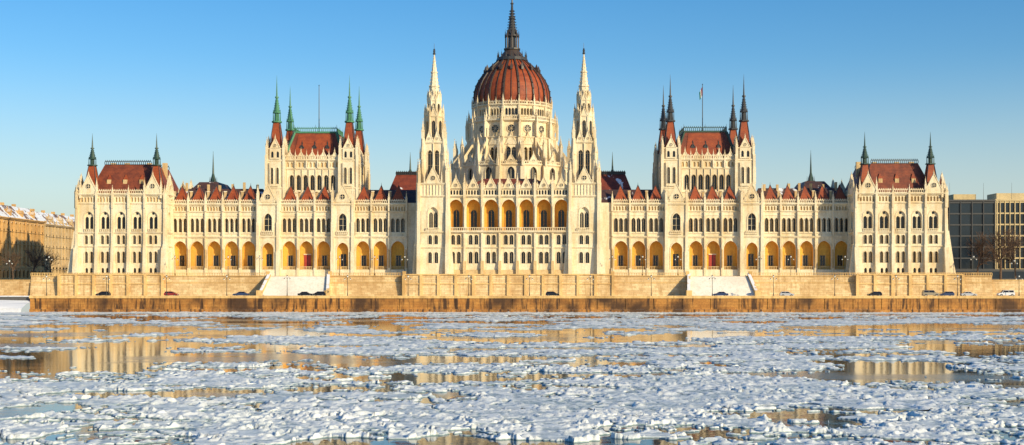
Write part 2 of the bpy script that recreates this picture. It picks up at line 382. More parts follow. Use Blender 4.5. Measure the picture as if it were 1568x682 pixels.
# ------------------------------------------------------------------ chamber towers
def sides(cx,cy,hx,hy):
    return [(cx,cy-hy,0,hx),(cx+hx,cy,90,hy),(cx,cy+hy,180,hx),(cx-hx,cy,270,hy)]
T=MB()
for s in (1,-1):
    pm='dark' if s==1 else 'green'
    T.s=s; cx,cy,hx,hy=61.4,424.0,13.0,12.8
    for (ox,oy,a,h) in sides(cx,cy,hx,hy):
        T.frame(ox,oy,a)
        T.wall(-h,h,28,36.5,0)
        T.cornice(-h,h,0,36.2,.4,.3)
        cs=[(-3+j)*2.15 for j in range(7)]
        T.wall(-h,-8,36.5,43.6,0); T.wall(8,h,36.5,43.6,0)
        T.row(-8,8,36.5,43.6,0,cs,.74,37.2,40.9,1.5,1.2,'stone','glass',seg=8,hood=.12,mull=1)
        for c in cs[:-1]: T.frus(c+1.07,.2,36.6,43.6,.16,.16,6,'stone')
        T.cornice(-h,h,0,43.6,.4,.35)
        k=22; d=2*h/k
        T.row(-h,h,44,46.2,0,[-h+(j+.5)*d for j in range(k)],.36,44.3,45.4,1.4,.3,'stone','stone2',seg=4)
        T.cornice(-h,h,0,46.2,.5,.6)
        T.balus(-9.6,9.6,.35,46.7,1.1)
        for j in range(5): T.gable((-2+j)*3.5,.3,46.9,2.2,2.1,hole=False)
        for j in range(6): T.pinn((-2.5+j)*3.5,.3,44,.45,3.6,2.0)
    T.frame(cx,cy)
    T.box(-hx+.3,hx-.3,-hy+.3,hy-.3,46,46.9,'dark')
    for a in (-1,1):
        for b in (-1,1):
            u=a*11.4; n=b*11.2
            for (z0,z1,w) in ((28,38,2.9),(38,46.6,2.75),(46.6,50.2,2.55)):
                T.box(u-w,u+w,n-w,n+w,z0,z1,'stone')
                T.box(u-w-.2,u+w+.2,n-w-.2,n+w+.2,z1-.4,z1+.01,'stone')
            for (du,dn,aa) in ((0,2.9,0),(2.9,0,90),(0,-2.9,180),(-2.9,0,270)):
                T.frame(cx+u+du,cy-(n+dn),aa)
                for q in (-.85,.85):
                    T.panel(q-.85,q+.85,38.2,45.8,.5,q,.42,39,43.5,1.6,.55,'stone','glass',seg=6,hood=.14,mull=1)
                    T.panel(q-.85,q+.85,46.8,49.7,.1,q,.4,47.2,48.6,1.5,.38,'stone','glass',seg=6)
                T.wall(-1.7,1.7,49.7,50.1,.1)
                T.gable(0,-.15,50.1,2.9,3.0,hole=True)
                T.frame(cx,cy)
            for p in (-1,1):
                for q in (-1,1):
                    T.box(u+p*2.75-.4,u+p*2.75+.4,n+q*2.75-.4,n+q*2.75+.4,28,48,'stone')
                    T.pinn(u+p*2.6,n+q*2.6,48,.75,2.7,2.7)
            spirelet(T,u,n,50.2,2.0,58.4,73.2,pm)
    T.hip(-9.6,9.6,-9.6,9.6,46.9,-6.7,6.7,-6.7,6.7,55.6,'redbrown')
    T.hip(-6.6,6.6,9.0,9.75,47.2,-5.3,5.3,6.9,6.95,55.2,'red')
    for p in (-1,1):
        for q in (-1,1): T.beam((p*9.6,q*9.6,46.9),(p*6.7,q*6.7,55.7),.7,.6,'darkgreen' if s==1 else 'green')
    T.box(-6.9,6.9,-6.9,6.9,55.6,56.0,'darkgreen' if s==1 else 'green')
    for (ox,oy,a,h) in sides(cx,cy,6.7,6.7):
        T.frame(ox,oy,a); T.balus(-6.7,6.7,0,56,1.2,'darkgreen' if s==1 else 'green',.6)
        for p in (-6.7,0): T.frus(p,0,56,58.3,.15,.03,4,'dark')
        for p in (-4,0,4):
            T.box(p-.5,p+.5,.3,1.9,49.3,50.7,'dark'); T.gable(p,1.95,50.7,1.3,1.0,'dark',1.4,False)
T.s=1
T.obj('chamber_towers',parl)

# ------------------------------------------------------------------ end pavilions
P=MB()
def pavwin(B,n,cs,u0,u1):
    pr=lambda d:[c+q for c in cs for q in (-d,d)]
    B.row(u0,u1,10.3,13.4,n,pr(.7),.42,11.2,12.4,1.2,.5,seg=4)
    B.row(u0,u1,13.4,19.2,n,pr(.82),.54,14.4,17.2,1.3,.8,seg=6,hood=.14,mull=1)
    B.cornice(u0,u1,n,19.2,.35,.4)
    B.row(u0,u1,19.55,23.3,n,pr(.8),.52,20.1,22.3,1.02,.7,seg=4,hood=.12,mull=1)
    B.cornice(u0,u1,n,23.3,.45,.5)
    B.row(u0,u1,23.75,32.2,n,cs,1.4,24.6,28.3,1.25,.5,'stone',None,seg=10,hood=.28)
    for c in cs:
        for q in (-.72,.72):
            B.panel(c+q-.72,c+q+.72,24.5,30.6,n-.45,c+q,.56,24.7,27.7,1.5,.4,'stone','glass',seg=6,mull=0)
        B.frus(c,n-.3,24.6,28.2,.13,.13,6,'stone'); B.balus(c-1.3,c+1.3,n+.3,23.9,.8,crest=False)
        ring=[(c+.42*math.cos(i*.785),n-.43,29.4+.42*math.sin(i*.785)) for i in range(8)]
        B.f(ring,'glass')
    B.cornice(u0,u1,n,32.2,.4,.3)
    k=int((u1-u0)/.95); d=(u1-u0)/k
    B.row(u0,u1,32.6,34.8,n,[u0+(j+.5)*d for j in range(k)],.3,32.9,34.0,1.5,.4,'stone','stone2',seg=4)
    B.cornice(u0,u1,n,34.8,.6,.8); B.balus(u0,u1,n+.3,35.4,1.0)
for s in (1,-1):
    P.s=s; pcx,pcy,phx,phy=117.8,417,13.4,17
    pm='darkgreen'
    for (ox,oy,a,h) in sides(pcx,pcy,phx,phy):
        P.frame(ox,oy,a)
        cs=[-9.8,-4.9,0,4.9,9.8] if h<15 else [-12.6,-6.3,0,6.3,12.6]
        pavwin(P,0,cs,-h,h)
        g=cs[0],cs[-1]
        for c in g:
            P.box(c-2.4,c+2.4,-1,.45,35.4,36.2,'stone'); P.gable(c,.45,36.2,4.6,4.6)
            P.pinn(c-2.5,.3,34,.6,3.6,2.4); P.pinn(c+2.5,.3,34,.6,3.6,2.4)
        e=[-h]+[(p+q)/2 for p,q in zip(cs,cs[1:])]+[h]
        for i,q in enumerate(e):
            big=i in(0,len(e)-1)
            P.wedge(q-.45,q+.45,0,2.2 if big else 1.4,.9 if big else .75,ZT-.2,20,'stone')
            P.wedge(q-.36,q+.36,0,.8,.5,20,31,'stone')
            P.pinn(q,.45,31,.62,4.6,2.2)
        P.wedge(-h,h,0,.9,.25,ZT-6,11.0,'stone2')
    P.frame(pcx,pcy)
    P.box(-phx+.3,phx-.3,-phy+.3,phy-.3,35,35.7,'dark')
    P.hip(-10.8,10.8,-14.5,14.5,35.7,-7.2,7.2,-10,10,44.8,'redbrown')
    P.balus(-7.2,7.2,10,44.8,1.1,'dark',.6); P.balus(-7.2,7.2,-10,44.8,1.1,'dark',.6)
    for q in (-5,0,5): P.box(q-.6,q+.6,11.0,13,38.3,40,'stone2'); P.frus(q,12,40,41.8,1.0,0,4,'red')
    for p in (-1,1):
        for q in (1,):
            u,n=p*9.9,q*13.5
            P.box(u-1.9,u+1.9,n-1.9,n+1.9,35,37.3,'stone')
            spirelet(P,u,n,37.3,1.9,44.2,54.2,pm)
    for q in (-8,-3,4,8.5): P.box(q-.7,q+.7,-3,-1.8,40,46.4,'stone2')
    for n in (17,11,4,-4,-11,-17):
        P.frame(pcx+phx,pcy-n,90)
        P.wedge(-.55,.55,0,4.2,2.2,ZT-6,15,'stone'); P.wedge(-.5,.5,0,2.2,.9,15,24,'stone')
    for q in (-phx,phx):
        P.frame(pcx+q,pcy-phy,0)
        P.wedge(-.7,.7,0,2.6,1.4,ZT-.2,19,'stone')
P.s=1
P.obj('end_pavilions',parl)

# ------------------------------------------------------------------ central block
K=MB(); K.frame(0,400)
cs=[(-3+j)*5.32 for j in range(7)]; L=18.7
pr=lambda d:[c+q for c in cs for q in (-d,d)]
K.wedge(-L,L,-1,1.1,.3,ZT-.3,12.3,'stone2')
K.row(-L,L,12.3,18.8,0,pr(.88),.58,14.2,17.1,1.2,.85,seg=6,hood=.16,mull=1)
K.cornice(-L,L,0,18.8,.4,.45)
K.row(-L,L,19.2,23.4,0,pr(.85),.56,19.9,22.3,1.03,.75,seg=4,hood=.14,mull=1)
K.cornice(-L,L,0,23.4,.6,1.0)
K.balus(-L,L,.8,24,1.1,crest=False)
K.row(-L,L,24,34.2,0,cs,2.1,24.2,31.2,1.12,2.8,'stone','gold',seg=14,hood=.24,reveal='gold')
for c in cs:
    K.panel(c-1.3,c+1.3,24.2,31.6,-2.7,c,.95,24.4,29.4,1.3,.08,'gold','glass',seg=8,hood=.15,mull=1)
for j in range(8):
    e=-L+.07+j*5.32
    K.frus(e,.35,24,30.8,.32,.3,8,'stone'); K.frus(e,.35,30.8,31.4,.32,.5,8,'stone')
    K.box(e-.35,e+.35,0,.8,31.4,34.2,'stone')
    K.box(e-.3,e+.3,0,.7,12.3,23.4,'stone')
    K.wedge(e-.45,e+.45,0,1.8,.8,ZT-.2,15,'stone2')
    K.pinn(e,.5,34,.85,4.2,3.0)
K.cornice(-L,L,0,34.2,.6,.75)
k=42; d=2*L/k
K.row(-L,L,34.8,36.6,-.1,[-L+(j+.5)*d for j in range(k)],.28,35,36,1.5,.4,'stone','glass',seg=4)
K.cornice(-L,L,0,36.6,.3,.3)
for c in cs:
    K.gable(c,.3,36.8,3.2,3.3)
    for q in (-2.0,2.0): K.pinn(c+q,.2,36.8,.34,1.2,1.0,crock=1)
K.balus(-L,L,0,36.9,.9)
K.box(-26,26,-2.9,-44,ZT,36,'stone'); K.hip(-17,17,-4,-40,36,-8,8,-16,-34,41,'redsnow')
def ctower(B,cx,cy):
    h=4.3
    for (ox,oy,a,hh) in sides(cx,cy,h,h):
        B.frame(ox,oy,a)
        B.wall(-h,h,ZT-.2,13.5,0)
        B.row(-h,h,13.5,18.9,0,[-.95,.95],.56,14.3,17.0,1.2,.7,seg=6,hood=.18,mull=1)
        B.cornice(-h,h,0,18.8,.4,.4)
        B.row(-h,h,19.2,23.4,0,[-.9,.9],.54,20,22.2,1.03,.6,seg=4,hood=.16,mull=1)
        B.cornice(-h,h,0,23.4,.5,.5)
        B.balus(-2,2,.6,24,1.0,crest=False)
        B.row(-h,h,23.9,34.2,0,[0],1.45,24.6,29.4,1.3,.75,'stone',None,seg=10,hood=.35)
        for q in (-.72,.72): B.panel(q-.74,q+.74,24.5,32,-.7,q,.56,24.8,28.9,1.5,.4,'stone','glass',seg=6,mull=1)
        B.cornice(-h,h,0,34.2,.5,.5)
        B.wall(-h,h,34.7,38.2,0)
        for q in range(7): B.box(-2.9+q*.95,-2.75+q*.95,0,.25,34.8,37.9,'stone')
        B.cornice(-h,h,0,38,.5,.5)
        B.gable(0,.35,38.5,4.4,4.6)
        for q in (-h,h):
            B.wedge(q-.55,q+.55,-.5,2.1,1.3,ZT-.2,20,'stone'); B.wedge(q-.5,q+.5,-.5,1.2,.9,20,30,'stone')
            B.box(q-.42,q+.42,-.5,.8,30,38.5,'stone')
            B.pinn(q*.96,.3,38.5,.8,3.4,3.6)
        B.pinn(-2.6,.3,38.5,.4,1.8,1.8,crock=2); B.pinn(2.6,.3,38.5,.4,1.8,1.8,crock=2)
    h=3.15
    for (ox,oy,a,hh) in sides(cx,cy,h,h):
        B.frame(ox,oy,a)
        B.row(-h,h,38.5,50.5,0,[-1.05,1.05],.66,41,47.6,1.5,1.2,'stone','glass',seg=8,hood=.16,mull=2)
        B.cornice(-h,h,0,50.5,.5,.45)
        B.gable(-1.2,.3,51,2.2,3.2); B.gable(1.2,.3,51,2.2,3.2)
        B.frus(0,.25,40,50.5,.2,.2,6,'stone')
        q=h   # one corner shaft per side
        B.frus(q,0,38.5,47,.85,.75,8,'stone'); B.frus(q,0,47,47.4,.95,.95,8,'stone'); B.frus(q,0,47.4,52.0,.68,.6,8,'stone')
        B.pinn(q,0,52,.95,2.2,3.6)
        for q in (-h,h): B.pinn(q*1.06,.85,45.5,.42,2.2,2.2,crock=2)
    for k in range(8):
        a=k*45; r=2.75
        B.frame(cx+r*math.sin(rad(a)),cy-r*math.cos(rad(a)),a); w=r*math.tan(rad(22.5))
        B.row(-w,w,50.8,58.6,0,[0],.55,52.4,56.8,1.5,.7,'stone','glass',seg=6,hood=.14,mull=1)
        B.cornice(-w,w,0,58.6,.4,.3); B.gable(0,.2,58.9,1.8,2.4,hole=False)
        B.pinn(w,.05,50.8,.5,9.0,2.8)
    for k in range(8):
        a=k*45; r=1.95
        B.frame(cx+r*math.sin(rad(a)),cy-r*math.cos(rad(a)),a); w=r*math.tan(rad(22.5))
        B.row(-w,w,58.8,63.6,0,[0],.4,59.8,62.3,1.5,.5,'stone','glass',seg=6,hood=.1)
        B.cornice(-w,w,0,63.6,.3,.25); B.gable(0,.15,63.9,1.3,1.9,hole=False); B.pinn(w,0,60,.36,4.6,2.0,crock=2)
    B.frame(cx,cy)
    B.frus(0,0,63.8,78.0,1.95,.16,8,'stone')
    for j in range(13):
        t=(j+.5)/13.5; r=1.95*(1-t)+.16*t
        for q in range(8):
            aa=(q+.5)*math.pi/4; B.octa(r*1.06*math.cos(aa),r*1.06*math.sin(aa),63.8+14.2*t,.2*(1-t*.4),'stone')
    for z in (68,72.3): B.frus(0,0,z,z+.3,1.95*(1-(z-63.8)/14.2)+.35,1.95*(1-(z-63.8)/14.2)+.35,8,'stone')
    B.frus(0,0,78,78.4,.45,.45,8,'dark'); B.frus(0,0,78.4,79.2,.28,.4,8,'dark'); B.octa(0,0,79.5,.35,'dark'); B.frus(0,0,79.2,81.4,.09,.04,5,'dark')
ctower(K,-22.8,403.6); ctower(K,22.8,403.6)
K.frame(0,400)
K.box(-27.1,-26,-10,-1,ZT-.2,34,'stone'); K.box(26,27.1,-10,-1,ZT-.2,34,'stone')
K.obj('central_block_and_towers',parl)

# ------------------------------------------------------------------ dome
Dm=MB(); DY=455.0
def ring(B,r,k,fn):
    for i in range(k):
        a=i*360/k
        B.frame(r*math.sin(rad(a)),DY-r*math.cos(rad(a)),a); fn(r*math.tan(math.pi/k),i)
B=Dm
def t0(w,i):
    B.wall(-w,w,30,42,0); B.row(-w,w,42,47,0,[0],1.2,42.6,45,1.4,.7,seg=8,hood=.25,mull=1)
    B.cornice(-w,w,0,47,.5,.5); B.balus(-w,w,.2,47.5,.9); B.gable(0,.2,47.6,3.4,3.0)
    B.wedge(w-.7,w+.7,-1.5,2.0,1.2,36,47,'stone'); B.box(w-.55,w+.55,-1.5,.7,47,51,'stone')
    B.pinn(w,.2,51,1.0,2.6,3.4); B.pinn(w,1.4,46.9,.6,1.8,2.2,crock=2)
    for (za,zb) in ((50.4,57.0),(46.6,53.2)):
        N=5; prev=None
        for j in range(N+1):
            t=j/N; n=-.6-4.8*t; z=za+(zb-za)*t
            cur=(w*(1-.27*t),n,z)
            if prev: B.beam(prev,cur,.55,.75,'stone')
            prev=cur
    B.f([(-w,-.2,47.4),(w,-.2,47.4),(w*.74,-5.2,49.4),(-w*.74,-5.2,49.4)],'darkroof')
ring(B,19.3,16,t0)
def t1(w,i):
    B.row(-w,w,40,57,0,[-.85,.85],.7,45.6,52.6,1.5,1.0,seg=8,hood=.14,mull=2)
    B.cornice(-w,w,0,56.6,.5,.5)
    B.wedge(w-.6,w+.6,-.6,1.6,.7,44,57,'stone'); B.pinn(w,.9,57,.75,4.4,3.6); B.gable(0,.25,54.4,3.6,3.4,hole=False)
ring(B,14.6,16,t1)
def t2(w,i):
    B.wall(-w,w,57,62.4,0)
    c=[(1.35*math.cos(j*math.pi/8),.03,59.8+1.35*math.sin(j*math.pi/8)) for j in range(16)]
    B.f(c,'glass')
    for j in range(16): B.beam((c[j][0],.12,c[j][2]),(c[(j+1)%16][0],.12,c[(j+1)%16][2]),.3,.22,'stone')
    for j in range(4):
        x=1.2*math.cos(j*math.pi/4); z=1.2*math.sin(j*math.pi/4)
        B.beam((-x,.1,59.8-z),(x,.1,59.8+z),.1,.08,'stone')
    B.cornice(-w,w,0,62.2,.6,1.0); B.balus(-w,w,.8,62.8,1.1)
    B.pinn(w,.8,60,.6,4.4,2.4); B.box(w-.4,w+.4,-.5,.6,57,62.4,'stone')
ring(B,14.0,16,t2)
def t3(w,i):
    B.row(-w,w,62.6,67.6,0,[-1.6,-.53,.53,1.6],.37,63.8,66.2,1.5,.8,seg=6,hood=.08)
    B.cornice(-w,w,0,67.6,.5,.6); B.balus(-w,w,.3,68.1,.9)
    B.box(w-.3,w+.3,-.4,.5,62.6,67.8,'stone'); B.pinn(w,.4,67.6,.5,2.0,1.9); B.pinn(0,.3,67.6,.36,1.5,1.2,crock=1)
ring(B,13.2,16,t3)
B.frame(0,DY)
B.frus(0,0,67.9,68.2,13.4,12.7,32,'stone',cap=True)
prof=[(68.0,12.65),(69.5,12.9),(71.5,13.0),(73.5,12.8),(75.5,12.2),(77.5,11.2),(79.5,9.8),(81.3,8.2),(82.8,6.6),(84.0,5.2),(84.9,4.3)]
for i in range(16):
    for off,w_,h_ in ((0,.6,.6),(.5,.2,.22)):
        a=(i+.5+off)*2*math.pi/16
        for (z0,r0),(z1,r1) in zip(prof,prof[1:]):
            B.beam((r0*1.012*math.cos(a),r0*1.012*math.sin(a),z0),(r1*1.012*math.cos(a),r1*1.012*math.sin(a),z1),w_,h_,'rib')
            if off==0 and r0>4: B.octa(r1*1.04*math.cos(a),r1*1.04*math.sin(a),z1,.28,'rib')
for i in range(16):
    a=i*22.5; r=8.9
    B.frame(r*math.sin(rad(a)),DY-r*math.cos(rad(a)),a)
    B.box(-.4,.4,-.6,.9,80.3,81.3,'rib'); B.frus(0,.2,81.3,82.8,.7,0,4,'rib')
B.frame(0,DY)
B.frus(0,0,84.3,85.4,5.6,5.2,16,'dark'); B.frus(0,0,85.4,88.3,4.4,2.3,16,'rib')
for i in range(16):
    a=i*math.pi/8; B.pinn(4.95*math.cos(a),4.95*math.sin(a),85.2,.4,.9,1.5,'dark',1)
B.frus(0,0,88.2,88.7,2.9,2.9,12,'dark'); B.frus(0,0,88.7,94.4,1.4,1.3,8,'dark')
for i in range(8):
    a=i*math.pi/4
    B.frus(2.2*math.cos(a),2.2*math.sin(a),88.7,92.8,.26,.24,6,'rib'); B.pinn(2.3*math.cos(a),2.3*math.sin(a),92.4,.4,1.0,1.8,'rib',1)
    B.beam((2.2*math.cos(a),2.2*math.sin(a),92.7),(1.2*math.cos(a),1.2*math.sin(a),95.5),.22,.25,'rib')
B.frus(0,0,92.8,93.4,2.4,2.2,12,'dark'); B.frus(0,0,93.4,99,1.75,.8,8,'dark'); B.frus(0,0,99,99.4,1.1,1.1,8,'dark'); B.frus(0,0,99.4,104.0,.66,.34,8,'dark')
for j in range(9):
    z=94+j*.95; r=1.8-j*.13
    for q in range(8): B.octa(r*math.cos(q*.785),r*math.sin(q*.785),z,.24,'dark')
B.frus(0,0,104,104.4,.6,.6,8,'dark'); B.frus(0,0,104.4,111.5,.3,.05,6,'dark')
Dm.obj('dome_drum_and_lantern',parl)
S=MB(); S.frame(0,DY)
for (z0,r0),(z1,r1) in zip(prof,prof[1:]): S.frus(0,0,z0,z1,r0,r1,64,'red',cap=False)
o=S.obj('dome_shell',parl)

def flag(x,cloth):
    Fm=MB(); Fm.frame(x,424)
    Fm.frus(0,0,56,57,.35,.3,8,'dark'); Fm.frus(0,0,57,71.5,.16,.1,6,'dark'); Fm.octa(0,0,71.7,.22,'dark')
    if cloth:
        for k,m in enumerate(('flagred','white','flaggreen')):
            for j in range(4):
                u0=-.1-(k*.32)-j*.08; u1=u0-.08
                n0=.12*math.sin(k*3+j*1.9); n1=.12*math.sin(k*3+(j+1)*1.9)
                zt=70.9-(k*4+j)*.16
                Fm.f([(u0,n0,zt),(u1,n1,zt-.16),(u1+.15,n1,zt-2.6),(u0+.15,n0,zt-2.5)],m)
    Fm.obj('flagpole')
flag(61.4,True); flag(-61.4,False)

# ------------------------------------------------------------------ terrace and quay
R=MB(); R.frame(0,394)
X0,X1=-143,143
R.box(X0,X1,-40,0,3,ZT,'terr')
R.wedge(X0,X1,-.1,1.0,.25,3.5,8.2,'terr')
R.cornice(X0,X1,0,8.2,.35,.35,'coping')
R.box(X0,X1,-.3,.3,ZT,ZT+.12,'coping')
def balX(a,b):
    R.balus(a,b,.0,ZT+.12,.95,'coping',.5,False)
st=62.5
for a,b in ((X0,-st-9.3),(-st+9.3,-31),(31,st-9.3),(st+9.3,X1)): balX(a,b)
for s in (-1,1):
    for e in (st-9.3,st+9.3,31): R.box(s*e-.5,s*e+.5,-.5,.5,ZT,ZT+1.5,'coping')
for a,b,n in ((-31,31,1.8),(103,134,1.4),(-134,-103,1.4)):
    R.box(a,b,0,n,3.5,ZT+.3,'terr'); R.box(a-.2,b+.2,n-.5,n+.3,ZT+.3,ZT+.7,'coping'); R.box(a,b,n,n+.25,7.9,8.25,'coping')
    k=int((b-a)/5)
    for j in range(k+1):
        u=a+j*(b-a)/k; R.box(u-.4,u+.4,n,n+.45,3.5,ZT+.3,'coping')
R.obj('terrace_retaining_wall')
for s in (-1,1):
    Q=MB(); Q.frame(s*st,394); N=34
    for j in range(N):
        z=4.4+(j+1)*(ZT-4.4)/N; n1=8.5-j*.25
        Q.box(-8.4-n1*.12,8.4+n1*.12,0,n1,z-.175,z,'step')
    for q in (-1,1):
        i=[Q.p(*p) for p in ((q*8.4,0,4),(q*9.3,0,4),(q*10.4,9,4),(q*9.5,9,4),(q*8.4,0,ZT+.9),(q*9.3,0,ZT+.9),(q*10.4,9,5.3),(q*9.5,9,5.3))]
        for f in ((0,1,5,4),(1,2,6,5),(2,3,7,6),(3,0,4,7),(4,5,6,7)): Q.F.append([i[k] for k in f]); Q.T.append('coping')
        Q.box(q*9.9-.8,q*9.9+.8,8.6,10,4.3,6.2,'coping')
    Q.obj('river_stairs')
G=MB(); G.frame(0,375)
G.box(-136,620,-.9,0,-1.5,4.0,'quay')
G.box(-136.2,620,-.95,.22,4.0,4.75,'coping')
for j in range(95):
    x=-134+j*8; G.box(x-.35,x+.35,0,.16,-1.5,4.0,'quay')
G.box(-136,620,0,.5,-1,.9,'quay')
G.obj('quay_wall')
G=MB(); G.frame(0,376)
G.box(-620,620,-20,0,3.2,4.4,'asphalt'); 
for j in range(200):
    x=-600+j*6; G.box(x,x+3,-8.1,-8.0,4.40,4.405,'white')
G.box(-620,620,-18,-15.5,4.4,4.53,'coping')
G.obj('quay_road')
G=MB()
for a,b in ((-620,X0),(X1,620)):
    G.box(a,b,-394.8,-394.4,4.4,9.0,'terr'); G.box(a,b,-395.0,-394.2,9.0,9.3,'coping')
G.obj('embankment_wall')
G=MB(); G.frame(0,0)
G.f([(-6000,-395,9.1),(6000,-395,9.1),(6000,-9000,9.1),(-6000,-9000,9.1)],'ground'); G.obj('ground')
G=MB(); G.frame(0,0)
nx=60
pts=[[(-620+i*(484/nx),-(366+j*1.3)+1.2*math.sin(i*.7+j),-.6+j*.56+.25*random.random()) for i in range(nx+1)] for j in range(10)]
for j in range(9):
    for i in range(nx): G.f([pts[j][i],pts[j][i+1],pts[j+1][i+1],pts[j+1][i]],'bank')
G.obj('snow_bank',smooth=False)

# ------------------------------------------------------------------ street lamps
def lamp():
    L=MB()
    L.frus(0,0,0,.5,.24,.2,8,'iron'); L.frus(0,0,.5,1.2,.14,.11,8,'iron'); L.frus(0,0,1.2,5.6,.085,.06,8,'iron')
    for q in (-1,1):
        pr_=None
        for j in range(6):
            t=j/5; p=(q*(.05+.75*t),0,5.1+.5*math.sin(t*math.pi*.9))
            if pr_: L.beam(pr_,p,.05,.05,'iron')
            pr_=p
        L.frus(q*.8,0,4.85,5.15,.14,.2,8,'lampglass'); L.frus(q*.8,0,5.15,5.35,.24,.05,8,'iron')
    L.frus(0,0,5.6,6.0,.18,.24,8,'lampglass'); L.frus(0,0,6.0,6.3,.28,.02,8,'iron')
    return L
base=lamp().obj('street_lamp'); base.location=(-132,377,4.4)
def addl(x,y,z):
    o=D.objects.new('street_lamp',base.data); C.collection.objects.link(o); o.location=(x,y,z)
for j in range(1,17): addl(-132+j*17.3,377.0,4.4)
for x in (-100,-84,-50.5,-74.5,-40,-31,31,40,50.5,74.5,84,100,138,-138,150,165,-150,-160): addl(x,395.2,ZT if abs(x)<143 else 9.1)

# ------------------------------------------------------------------ cars
def car(x,y,paint,kind='sedan',flip=1):
    c=MB(); 
    if kind=='sedan':
        low=[(-2.15,.35),(-2.2,.75),(-2.1,.95),(-1.35,1.0),(1.0,.98),(1.95,.82),(2.2,.65),(2.2,.35)]
        top=[(-1.55,.98),(-1.0,1.42),(.35,1.44),(1.05,.97)]
    elif kind=='hatch':
        low=[(-1.95,.35),(-2.0,.8),(-1.95,1.0),(-1.4,1.02),(1.0,1.0),(1.75,.85),(1.98,.65),(1.98,.35)]
        top=[(-1.9,1.0),(-1.55,1.48),(.3,1.5),(1.1,1.0)]
    else:
        low=[(-2.3,.45),(-2.35,1.0),(-2.3,1.2),(-1.4,1.2),(1.2,1.18),(2.1,1.02),(2.3,.8),(2.3,.45)]
        top=[(-2.25,1.18),(-2.1,1.88),(.7,1.9),(1.35,1.16)]
    hw=.86
    def ext(P,w0,w1,m,zref):
        n=len(P); a=[c.p(px_,-w0 if pz<=zref else -w1,pz) for px_,pz in P]; b=[c.p(px_,w0 if pz<=zref else w1,pz) for px_,pz in P]
        c.F+= [a,b[::-1]]; c.T+=[m,m]
        for i in range(n): c.F.append([a[i],a[(i+1)%n],b[(i+1)%n],b[i]]); c.T.append(m)
    ext(low,hw,hw*.96,paint,.9); ext(top,hw*.93,hw*.74,paint,top[0][1]+.03)
    zb,zt_=top[0][1]+.06,top[1][1]-.08
    for q in (-1,1):
        def sidepos(z):
            t=(z-top[0][1])/(top[1][1]-top[0][1]); return q*(hw*.93+(hw*.74-hw*.93)*t+.012)
        xa=top[0][0]+.2; xb=top[1][0]+.1; xc=top[2][0]-.02; xd=top[3][0]-.22
        xm=(xb+xc)/2
        for (a,b,d,e) in ((xa,xm-.05,xb,xm-.05),(xm+.05,xd,xm+.05,xc)):
            c.f([(a,sidepos(zb),zb),(b,sidepos(zb),zb),(e,sidepos(zt_),zt_),(d,sidepos(zt_),zt_)],'glass')
    for (p0,p1) in ((top[3],top[2]),(top[0],top[1])):
        sg=1 if p0 is top[3] else -1
        w0,w1=hw*.85,hw*.66
        c.f([(p0[0]-sg*.04,-w0,p0[1]+.06),(p0[0]-sg*.04,w0,p0[1]+.06),(p1[0]+sg*.07,w1,p1[1]-.05),(p1[0]+sg*.07,-w1,p1[1]-.05)],'glass')
    wr=.32 if kind!='van' else .38
    for wx in (low[0][0]+.75,low[-1][0]-.8):
        for q in (-1,1):
            k=16
            for (r,y0,y1,m) in ((wr+.05,q*.80,q*(hw+.005),'tyre'),(wr,q*.66,q*(hw+.02),'tyre'),(wr*.58,q*.7,q*(hw+.035),'hub')):
                a=[c.p(wx+r*math.cos(i*2*math.pi/k),y0,wr+r*math.sin(i*2*math.pi/k)) for i in range(k)]
                b=[c.p(wx+r*math.cos(i*2*math.pi/k),y1,wr+r*math.sin(i*2*math.pi/k)) for i in range(k)]
                for i in range(k): c.F.append([a[i],a[(i+1)%k],b[(i+1)%k],b[i]]); c.T.append(m)
                c.F.append(b); c.T.append(m)
    for q in (-1,1):
        c.box(low[-1][0]-.1,low[-1][0]+.02,q*.62-.16,q*.62+.16,.62,.76,'lampglass')
        c.box(low[0][0]-.03,low[0][0]+.05,q*.66-.12,q*.66+.12,.72,.9,'flagred')
        c.box(.62,.78,q*(hw+.07)-.07,q*(hw+.07)+.07,top[0][1]-.0,top[0][1]+.14,paint)
    c.box(low[0][0]-.05,low[0][0]+.06,-.8,.8,.36,.55,'tyre'); c.box(low[-1][0]-.06,low[-1][0]+.05,-.8,.8,.36,.5,'tyre')
    o=c.obj('parked_car' ); o.location=(x,y,4.41); o.rotation_euler=(0,0,0 if flip>0 else math.pi)
    return o
cars=[(158,'black','hatch'),(262,'redcar','hatch'),(368,'bluecar','sedan'),(468,'black','sedan'),(488,'black','hatch'),(846,'black','hatch'),(1103,'bluecar','sedan'),(1205,'silver','hatch'),(1340,'black','hatch'),(1425,'tan','van'),(1450,'bluecar','hatch'),(1484,'silver','sedan'),(1540,'whitecar','van')]
for i,(px_,p_,k_) in enumerate(cars):
    y=380.5; th=math.atan((px_-784)/2028)-rad(1.06)
    car(8.4+y*math.tan(th),y+(i%3)*.3,p_,k_,1 if i%2 else -1)

